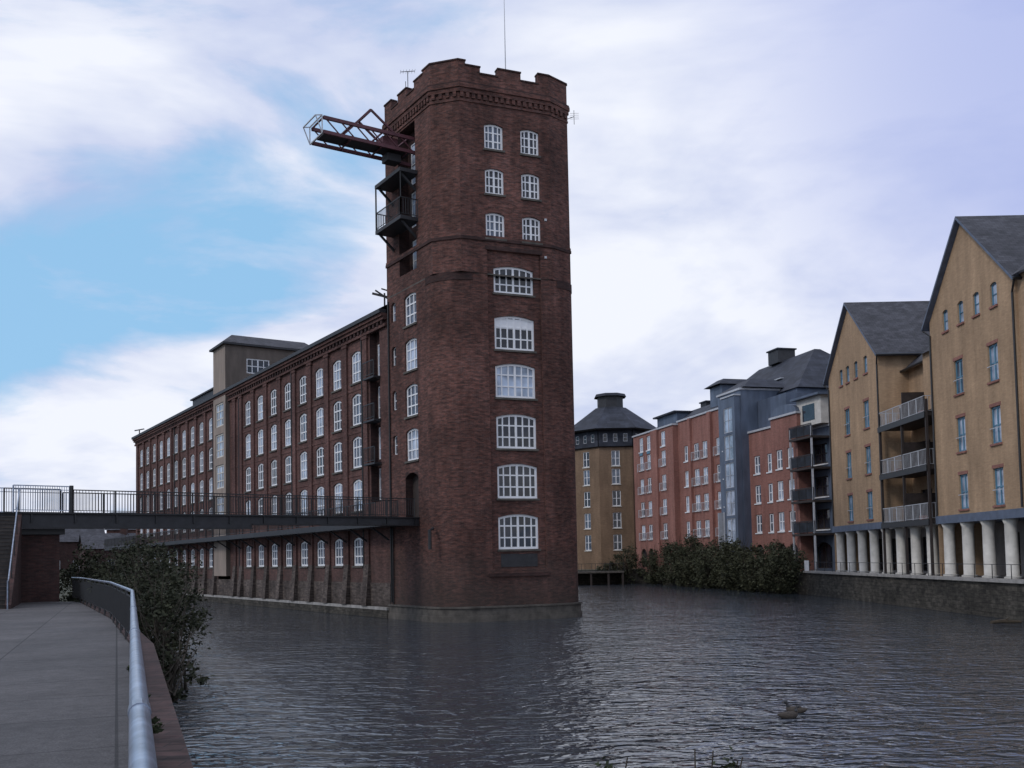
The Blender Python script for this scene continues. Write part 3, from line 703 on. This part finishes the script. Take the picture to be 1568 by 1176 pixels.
def hip(part,mat,s0,s1,o0,o1,z0,z1,ins):
    p=FR.p; a=[p(s0,z0,o0),p(s1,z0,o0),p(s1,z0,o1),p(s0,z0,o1)]; t=[p(s0+ins,z1,o0-ins),p(s1-ins,z1,o0-ins),p(s1-ins,z1,o1+ins),p(s0+ins,z1,o1+ins)]
    for i in range(4):
        j=(i+1)%4; ra.face(part,mat,[a[i],a[j],t[j],t[i]])
    ra.face(part,mat,t)
hip('roof','zincdk',.5,24.5,-1,-11.5,19.85,21.8,3)
ra.fbox('rooftop_storey','zinc',FR,3,9,19.55,21.4,-5,-1.5); ra.fbox('rooftop_storey','zincdk',FR,2.7,9.3,21.4,21.6,-5.3,-1.0)
hip('roof','zincdk',10.5,34,-3.2,-15.5,20.3,25.6,5.8)
ra.fbox('roof_base','zinc',FR,11,33.5,19.5,20.3,-15,-3.4)
hip('roof','zincdk',31,46,-2.5,-13,17.2,20.4,4.5)
hip('dormer_roof','zincdk',15.5,19.5,-2.0,-8,23.2,24.0,1.2); ra.fbox('dormer','zinc',FR,16,19,20.3,23.2,-7.5,-2.6)
hip('dormer_roof','zincdk',24.4,30.4,.9,-5.5,20.85,22.0,1.8)
ra.fbox('roof_window','lgrey',FR,24.5,27.5,22.4,22.5,-5.6,-5.2)
for s,o,z,h_,w_ in ((20.8,-9.4,25.4,1.5,1.1),(13.5,-7,21.6,1.5,.8),(9,-6,21.7,1.0,.8)):
    ra.fbox('chimney','steel',FR,s-w_,s+w_,z,z+h_,o-w_,o+w_); ra.fbox('chimney_cap','zincdk',FR,s-w_-.15,s+w_+.15,z+h_,z+h_+.15,o-w_-.15,o+w_+.15)
ra.done()

# ------------------------------------------------------------------ TAN OCTAGONAL BUILDING
oc=B('tan_brick_octagonal_building',(14.3,139,0))
def octa(r,rot=math.pi/8,c=(14.3,139)): return [(c[0]+r*math.cos(rot+k*math.pi/4),c[1]+r*math.sin(rot+k*math.pi/4)) for k in range(8)]
R1=octa(6.0)
for k in range(8):
    p,q=R1[k],R1[(k+1)%8]; L=math.dist(p,q); u=((q[0]-p[0])/L,(q[1]-p[1])/L); f=F(p,u,(u[1],-u[0]))
    ops=[Op(L*.5,z,1.15,2.1,0,2,2,depth=.15,gl=random.choice(['glassmid','glass']),ft=.09,bt=.07,sill='cream') for z in (5.5,8.5,11.5,14.5,17)]
    wall(oc,'walls','tan',f,0,L,1.5,18.6,ops)
    for o_ in ops: opening(oc,f,o_,'tan')
    a2=[Op(L*t,19.8,.6,1.1,0,1,2,depth=.1,gl='glass',fr='lgrey') for t in (.2,.5,.8)]
    wall(oc,'attic','zincdk',f,0,L,18.6,20.9,a2,o=.15)
    for o_ in a2: opening(oc,f,o_,'zincdk',o=.15)
def frus(part,mat,r0,z0,r1,z1,cap=True):
    a,b_=octa(r0),octa(r1)
    for k in range(8):
        j=(k+1)%8; oc.face(part,mat,[(*a[k],z0),(*a[j],z0),(*b_[j],z1),(*b_[k],z1)])
    if cap: oc.face(part,mat,[(*p,z1) for p in b_])
frus('eave','steel',6.15,18.5,6.4,18.62); frus('eave','steel',7.0,20.8,7.3,21.0); frus('roof','zincdk',7.3,21,2.3,24.6)
frus('cupola','steel',1.9,24.6,1.9,26.2); frus('cupola_roof','zincdk',2.4,26.2,2.2,26.6)
oc.done()
jw=B('timber_jetty',(9,125,0)); jw.box('deck','ledge',5,14,124,127.2,1.5,1.7)
for x in (5.3,7.5,9.7,11.9,13.7): jw.box('pile','darkbr',x,x+.25,124.1,124.35,-1.5,1.5)
railing(jw,'railing','steel',(5,124.1,1.7),(14,124.1,1.7),1.0,.8,.04,1.8,.05); jw.done()

# ------------------------------------------------------------------ DISTANT HOUSES
def house(x,y,wx,dy,z1,za,mat,rot=0):
    h=B('terraced_house',(x,y,0)); c,s_=math.cos(rot),math.sin(rot)
    T=lambda a,b_,z:Vector((x+a*c-b_*s_,y+a*s_+b_*c,z))
    f=F(T(-wx/2,-dy/2,0)[:2],(c,s_),(s_,-c))
    ops=[Op(wx*(i+.5)/3,z,1.0,1.5,0,2,2,depth=.12,gl='glass',fr='lgrey',sill='ledge') for i in range(3) for z in [4+3*j for j in range(int((z1-3)/3))]]
    wall(h,'walls',mat,f,0,wx,1.5,z1,ops)
    for o in ops: opening(h,f,o,mat)
    p=[T(wx/2,-dy/2,0),T(wx/2,dy/2,0),T(-wx/2,dy/2,0),T(-wx/2,-dy/2,0)]
    h.strip('walls',mat,[tuple(q[:2]) for q in p],1.5,z1)
    for sg in (-1,1):
        h.face('roof','slate',[T(-wx/2-.3,sg*(dy/2+.4),z1-.1),T(wx/2+.3,sg*(dy/2+.4),z1-.1),T(wx/2+.3,0,za),T(-wx/2-.3,0,za)])
        h.face('walls',mat,[T(sg*wx/2,-dy/2,z1),T(sg*wx/2,dy/2,z1),T(sg*wx/2,0,za-.1)])
    q=T(wx*.3,0,0); h.box('chimney',mat,q.x-.5,q.x+.5,q.y-.4,q.y+.4,za-1,za+1.3); h.done()
for x,y,w_,d_,z1,za,m_,r in ((-88,185,12,9,8.5,12,'mill',.3),(-77,172,9,9,8,11,'towerdk',.5),(-72,190,11,9,10.5,14,'mill',.2),(-104,170,12,9,8,11,'mill',.4),(-66,160,8,8,6.5,9,'towerdk',.5),(-120,160,14,10,8,11,'mill',.4)):
    house(x,y,w_,d_,z1,za,m_,r)
for x,y,w_,z1,za,m_ in ((-10,210,16,10,14,'mill'),(8,215,16,11,15,'tan'),(52,160,18,15,19,'red'),(60,120,18,14,18,'tan')): house(x,y,w_,10,z1,za,m_)

# ------------------------------------------------------------------ FOLIAGE
def foliage(name,blobs,n,size,mat,stems=(),loc=(0,0,0),twig=0):
    b=B(name,loc)
    tot=sum(x[3]*x[4]*x[5] for x in blobs)
    for (cx,cy,cz,rx,ry,rz) in blobs:
        k=int(n*rx*ry*rz/tot)
        subs=[]
        for i in range(max(6,k//60)):
            while True:
                q=Vector((rr(-1,1),rr(-1,1),rr(-1,1)))
                if .3<q.length<1: break
            subs.append((q,rr(.10,.32)))
        for i in range(k):
            q,r=random.choice(subs); dq=Vector((random.gauss(0,1),random.gauss(0,1),random.gauss(0,1)))*r*.5
            p=Vector((cx+(q.x+dq.x)*rx,cy+(q.y+dq.y)*ry,cz+(q.z+dq.z)*rz))
            s=size*rr(.5,1.3); a=Vector((rr(-1,1),rr(-1,1),rr(-.6,.6))).normalized(); c=a.cross(Vector((rr(-1,1),rr(-1,1),rr(-1,1)))).normalized()
            b.face('leaves',mat,[p-a*s,p+c*s*.5,p+a*s,p-c*s*.5],[(0,0)]*4)
        for i in range(twig):
            th=rr(0,6.28); e=Vector((cx+math.cos(th)*rx*rr(.3,1.05),cy+math.sin(th)*ry*rr(.3,1.05),cz+rz*rr(.5,1.25)))
            s0=Vector((cx+rr(-.5,.5)*rx,cy+rr(-.5,.5)*ry,cz-rz*.5)); b.tube('twigs','bark',[s0,(s0+e)/2+Vector((rr(-.2,.2),rr(-.2,.2),0)),e],[.03,.018,.006],4)
    for pts,r in stems: b.tube('stems','bark',pts,r,6)
    return b.done()
def st_for(blobs,base):
    out=[]
    for (cx,cy,cz,rx,ry,rz) in blobs:
        for k in range(4):
            e=(cx+rr(-.6,.6)*rx,cy+rr(-.6,.6)*ry,cz+rr(0,.9)*rz); s=(cx+rr(-.2,.2),cy+rr(-.2,.2),base)
            m_=((s[0]+e[0])/2+rr(-.2,.2),(s[1]+e[1])/2,(s[2]+e[2])/2)
            out.append(([s,m_,e],[.07,.04,.012]))
    return out
bl=[(-8.6,24.5,.9,.75,1.7,.9),(-10.5,29.5,1.7,1.2,2.1,1.6),(-12.3,34,2.3,1.4,2.3,1.9),(-14.6,39,2.3,1.7,2.5,2.1),(-17.0,43.5,2.2,1.7,2.3,2.0)]
foliage('riverside_shrub',bl,24000,.075,'leaf',st_for(bl,.2),(-12,31,0),18)
bl=[(-21.4,49.2,2.3,1.5,1.5,1.4),(-22.6,53,2.8,1.8,2,1.9)]
foliage('riverside_shrub',bl,7000,.09,'leaf',st_for(bl,1.0),(-21.5,49,1.8),10)
bl=[(-.386*y+rr(-.05,.1),y,rr(1.95,2.2),.10,.3,.2) for y in (6.5,8.7,11,14)]
foliage('ivy_plant',bl,1000,.03,'leaf2',(),(-4,10,0))
for nme,bl,cnt in (('bank_shrub',[(24.0,88,2.2,2.0,3.5,2.4),(23.0,93,2.0,2.0,3.5,2.2),(22.3,98.5,2.4,2.2,4,2.6)],24000),
    ('bank_shrub',[(21.0,105,2.4,2.0,4,2.8),(19.8,111,2.7,2.0,4,3.0),(19.0,117,2.4,1.8,4,2.7)],21000),
    ('bank_shrub',[(14.6,127,2.2,2.2,1.6,2.4),(17.6,124,2.3,1.5,3,2.4)],8000),
    ('bank_shrub',[(12.2,127.2,1.7,1.4,1.3,1.3)],2500)):
    foliage(nme,bl,cnt,.13,'leafbank',st_for(bl,.5),(bl[0][0],bl[0][1],0),40)
bl=[(rr(-140,-60),rr(196,230),rr(5,9),rr(4,7),rr(4,6),rr(3.5,6)) for i in range(22)]
foliage('distant_trees',bl,12000,.6,'fartree',st_for(bl,1.8),(-100,210,0))
bl=[(x+rr(-2,2),rr(225,240),rr(5,9),rr(5,8),5,rr(4,6)) for x in range(-40,60,8)]
foliage('distant_trees',bl,8000,.7,'fartree',st_for(bl,1.8),(10,230,0))
def plant(x,y,zt):
    bl=[(x,y,zt-.12,.12,.12,.14),(x+.1,y+.05,zt-.3,.25,.2,.25)]
    stems=[([(x-.3,y,1.2),(x-.1,y,(zt+1.2)/2),(x+rr(-.1,.1),y+rr(-.1,.1),zt+rr(-.1,.05))],[.012,.008,.003]) for k in range(7)]
    foliage('wall_plant',bl,800,.018,'leaf2',stems,(x,y,1))
plant(.40,4.1,2.76); plant(.83,4.1,2.76)
bt=B('bare_tree',(27.0,44.2,1.85))
def branch(p,d,L,r,lev):
    q=p+d*L*.5+Vector((rr(-.05,.05),rr(-.05,.05),0))*L; e=p+d*L+Vector((rr(-.08,.08),rr(-.08,.08),rr(0,.06)))*L
    bt.tube('trunk_and_limbs','bark',[p,q,e],[r,r*.85,r*.65],7 if lev<3 else 4)
    if lev==6: return
    for k in range(3 if lev<4 else 2):
        nd=(d+Vector((rr(-.75,.75),rr(-.75,.75),rr(-.15,.5)))).normalized(); branch(e if k else q.lerp(e,.6),nd,L*rr(.62,.82),r*.58,lev+1)
branch(Vector((27.0,44.2,1.85)),Vector((0,0,1)),3.6,.16,0); bt.done()

# ------------------------------------------------------------------ DUCKS, DRIFTWOOD
def duck(x,y,h):
    d=B('duck',(x,y,0)); c,s_=math.cos(h),math.sin(h)
    T=lambda a,z,b_=0:(x+a*c-b_*s_,y+a*s_+b_*c,z)
    d.tube('body','duckbrown',[T(-.27,.10),T(-.2,.07),T(-.1,.05),T(0,.045),T(.1,.05),T(.17,.08),T(.2,.11)],[.008,.05,.085,.098,.09,.06,.02],12)
    d.tube('neck_and_head','steel',[T(.13,.08),T(.17,.14),T(.18,.2),T(.2,.235),T(.235,.235),T(.255,.23)],[.05,.036,.03,.042,.036,.012],10)
    d.tube('bill','log',[T(.245,.228),T(.30,.215)],[.016,.009],6); d.done(smooth=('body','neck_and_head'))
duck(5.95,21.6,.2); duck(6.3,22.3,2.8)
lg=B('driftwood_log',(23.5,47,0)); lg.tube('trunk','log',[(22.9,47.3,.05),(23.6,47.5,.08),(24.4,47.4,.05)],[.09,.12,.06],8); lg.tube('branch','log',[(23.6,47.5,.08),(23.8,47.3,.3)],[.04,.015],6); lg.done()

# ------------------------------------------------------------------ SKY + SUN
sc=bpy.context.scene
w=bpy.data.worlds.new('World'); sc.world=w; w.use_nodes=True; nt=w.node_tree; bg=nt.nodes['Background']
sundir=Vector((-.62,-.45,.62)).normalized()
elev=math.asin(sundir.z); az=math.atan2(sundir.x,sundir.y)
sky=N(nt,'ShaderNodeTexSky',sky_type='NISHITA'); sky.sun_disc=False; sky.sun_elevation=elev; sky.sun_rotation=az
tc=N(nt,'ShaderNodeTexCoord').outputs['Generated']
sep=N(nt,'ShaderNodeSeparateXYZ'); nt.links.new(tc,sep.inputs[0])
def mth(op,a,b=None,c=None):
    n=N(nt,'ShaderNodeMath',operation=op)
    for i,v in enumerate((a,b,c)):
        if v is None: continue
        if isinstance(v,(int,float)): n.inputs[i].default_value=v
        else: nt.links.new(v,n.inputs[i])
    return n.outputs[0]
def sstep(v,lo,hi):
    mr=N(nt,'ShaderNodeMapRange',interpolation_type='SMOOTHSTEP'); mr.inputs[1].default_value=lo; mr.inputs[2].default_value=hi
    nt.links.new(v,mr.inputs[0]); return mr.outputs[0]
zz=mth('ADD',mth('MAXIMUM',sep.outputs[2],0.0),.30)
cb=N(nt,'ShaderNodeCombineXYZ'); nt.links.new(mth('DIVIDE',sep.outputs[0],zz),cb.inputs[0]); nt.links.new(mth('DIVIDE',sep.outputs[1],zz),cb.inputs[1]); nt.links.new(mth('MULTIPLY',sep.outputs[2],3.4),cb.inputs[2])
n1=noise(nt,cb.outputs[0],1.9,10,.56,.4); n2=noise(nt,cb.outputs[0],1.25,5,.55,.3)
def lobe(v,c0,c1):
    v=Vector(v).normalized(); dn=N(nt,'ShaderNodeVectorMath',operation='DOT_PRODUCT'); nt.links.new(tc,dn.inputs[0]); dn.inputs[1].default_value=v
    return sstep(dn.outputs['Value'],c0,c1)
# clear band rising to the right over the mill, with a cumulus bank below it
t=mth('SUBTRACT',mth('MULTIPLY_ADD',sep.outputs[0],-.355,sep.outputs[2]),.32)
hole=mth('MULTIPLY',mth('MULTIPLY',sstep(t,-.03,.04),mth('SUBTRACT',1,sstep(t,.08,.24))),mth('SUBTRACT',1,sstep(sep.outputs[0],-.24,-.04)))
bank=mth('MULTIPLY',mth('SUBTRACT',1,sstep(t,-.07,.01)),mth('SUBTRACT',1,sstep(sep.outputs[0],-.2,.1)))
bias=mth('MULTIPLY',hole,-.205)
bias=mth('MULTIPLY_ADD',bank,.03,bias)
bias=mth('MULTIPLY_ADD',lobe((.22,.92,.28),.92,.995),.14,bias)
den=mth('ADD',mth('ADD',n1,bias),.10)
mask=ramp(nt,den,[(.38,0),(.57,1)])
viol=lobe((.56,.70,.46),.88,1.0)
shade=N(nt,'ShaderNodeValToRGB'); e=shade.color_ramp.elements
e[0].position=.47;e[0].color=(4.7,5.5,8.1,1);e[1].position=.66;e[1].color=(9.0,9.3,10.2,1)
nt.links.new(mth('MULTIPLY_ADD',n2,.6,mth('MULTIPLY',den,.45)),shade.inputs[0])
skyc=mix(nt,.78,sky.outputs[0],(3.4,6.4,9.6))
col=mix(nt,mask,skyc,shade.outputs[0])
col=mix(nt,mth('MULTIPLY',viol,.72),col,(3.1,3.9,7.9))
nt.links.new(col,bg.inputs[0]); bg.inputs[1].default_value=.1
sl=bpy.data.lights.new('sun','SUN'); sl.energy=.9; sl.angle=math.radians(12); sl.color=(1,.96,.92)
so=bpy.data.objects.new('sun',sl); sc.collection.objects.link(so); so.rotation_euler=sundir.to_track_quat('Z','Y').to_euler()

# ------------------------------------------------------------------ CAMERA
cam=bpy.data.cameras.new('camera'); co=bpy.data.objects.new('camera',cam); sc.collection.objects.link(co)
cam.lens=34.44; cam.sensor_width=36; cam.shift_y=.12; cam.clip_start=.1; cam.clip_end=6000
co.matrix_world=Matrix.Translation((0,0,3.6))@Matrix.Rotation(math.radians(93),4,'X')@Matrix.Rotation(-.02,4,'Z')
sc.camera=co
sc.view_settings.view_transform='Standard'; sc.view_settings.look='None'; sc.view_settings.exposure=0
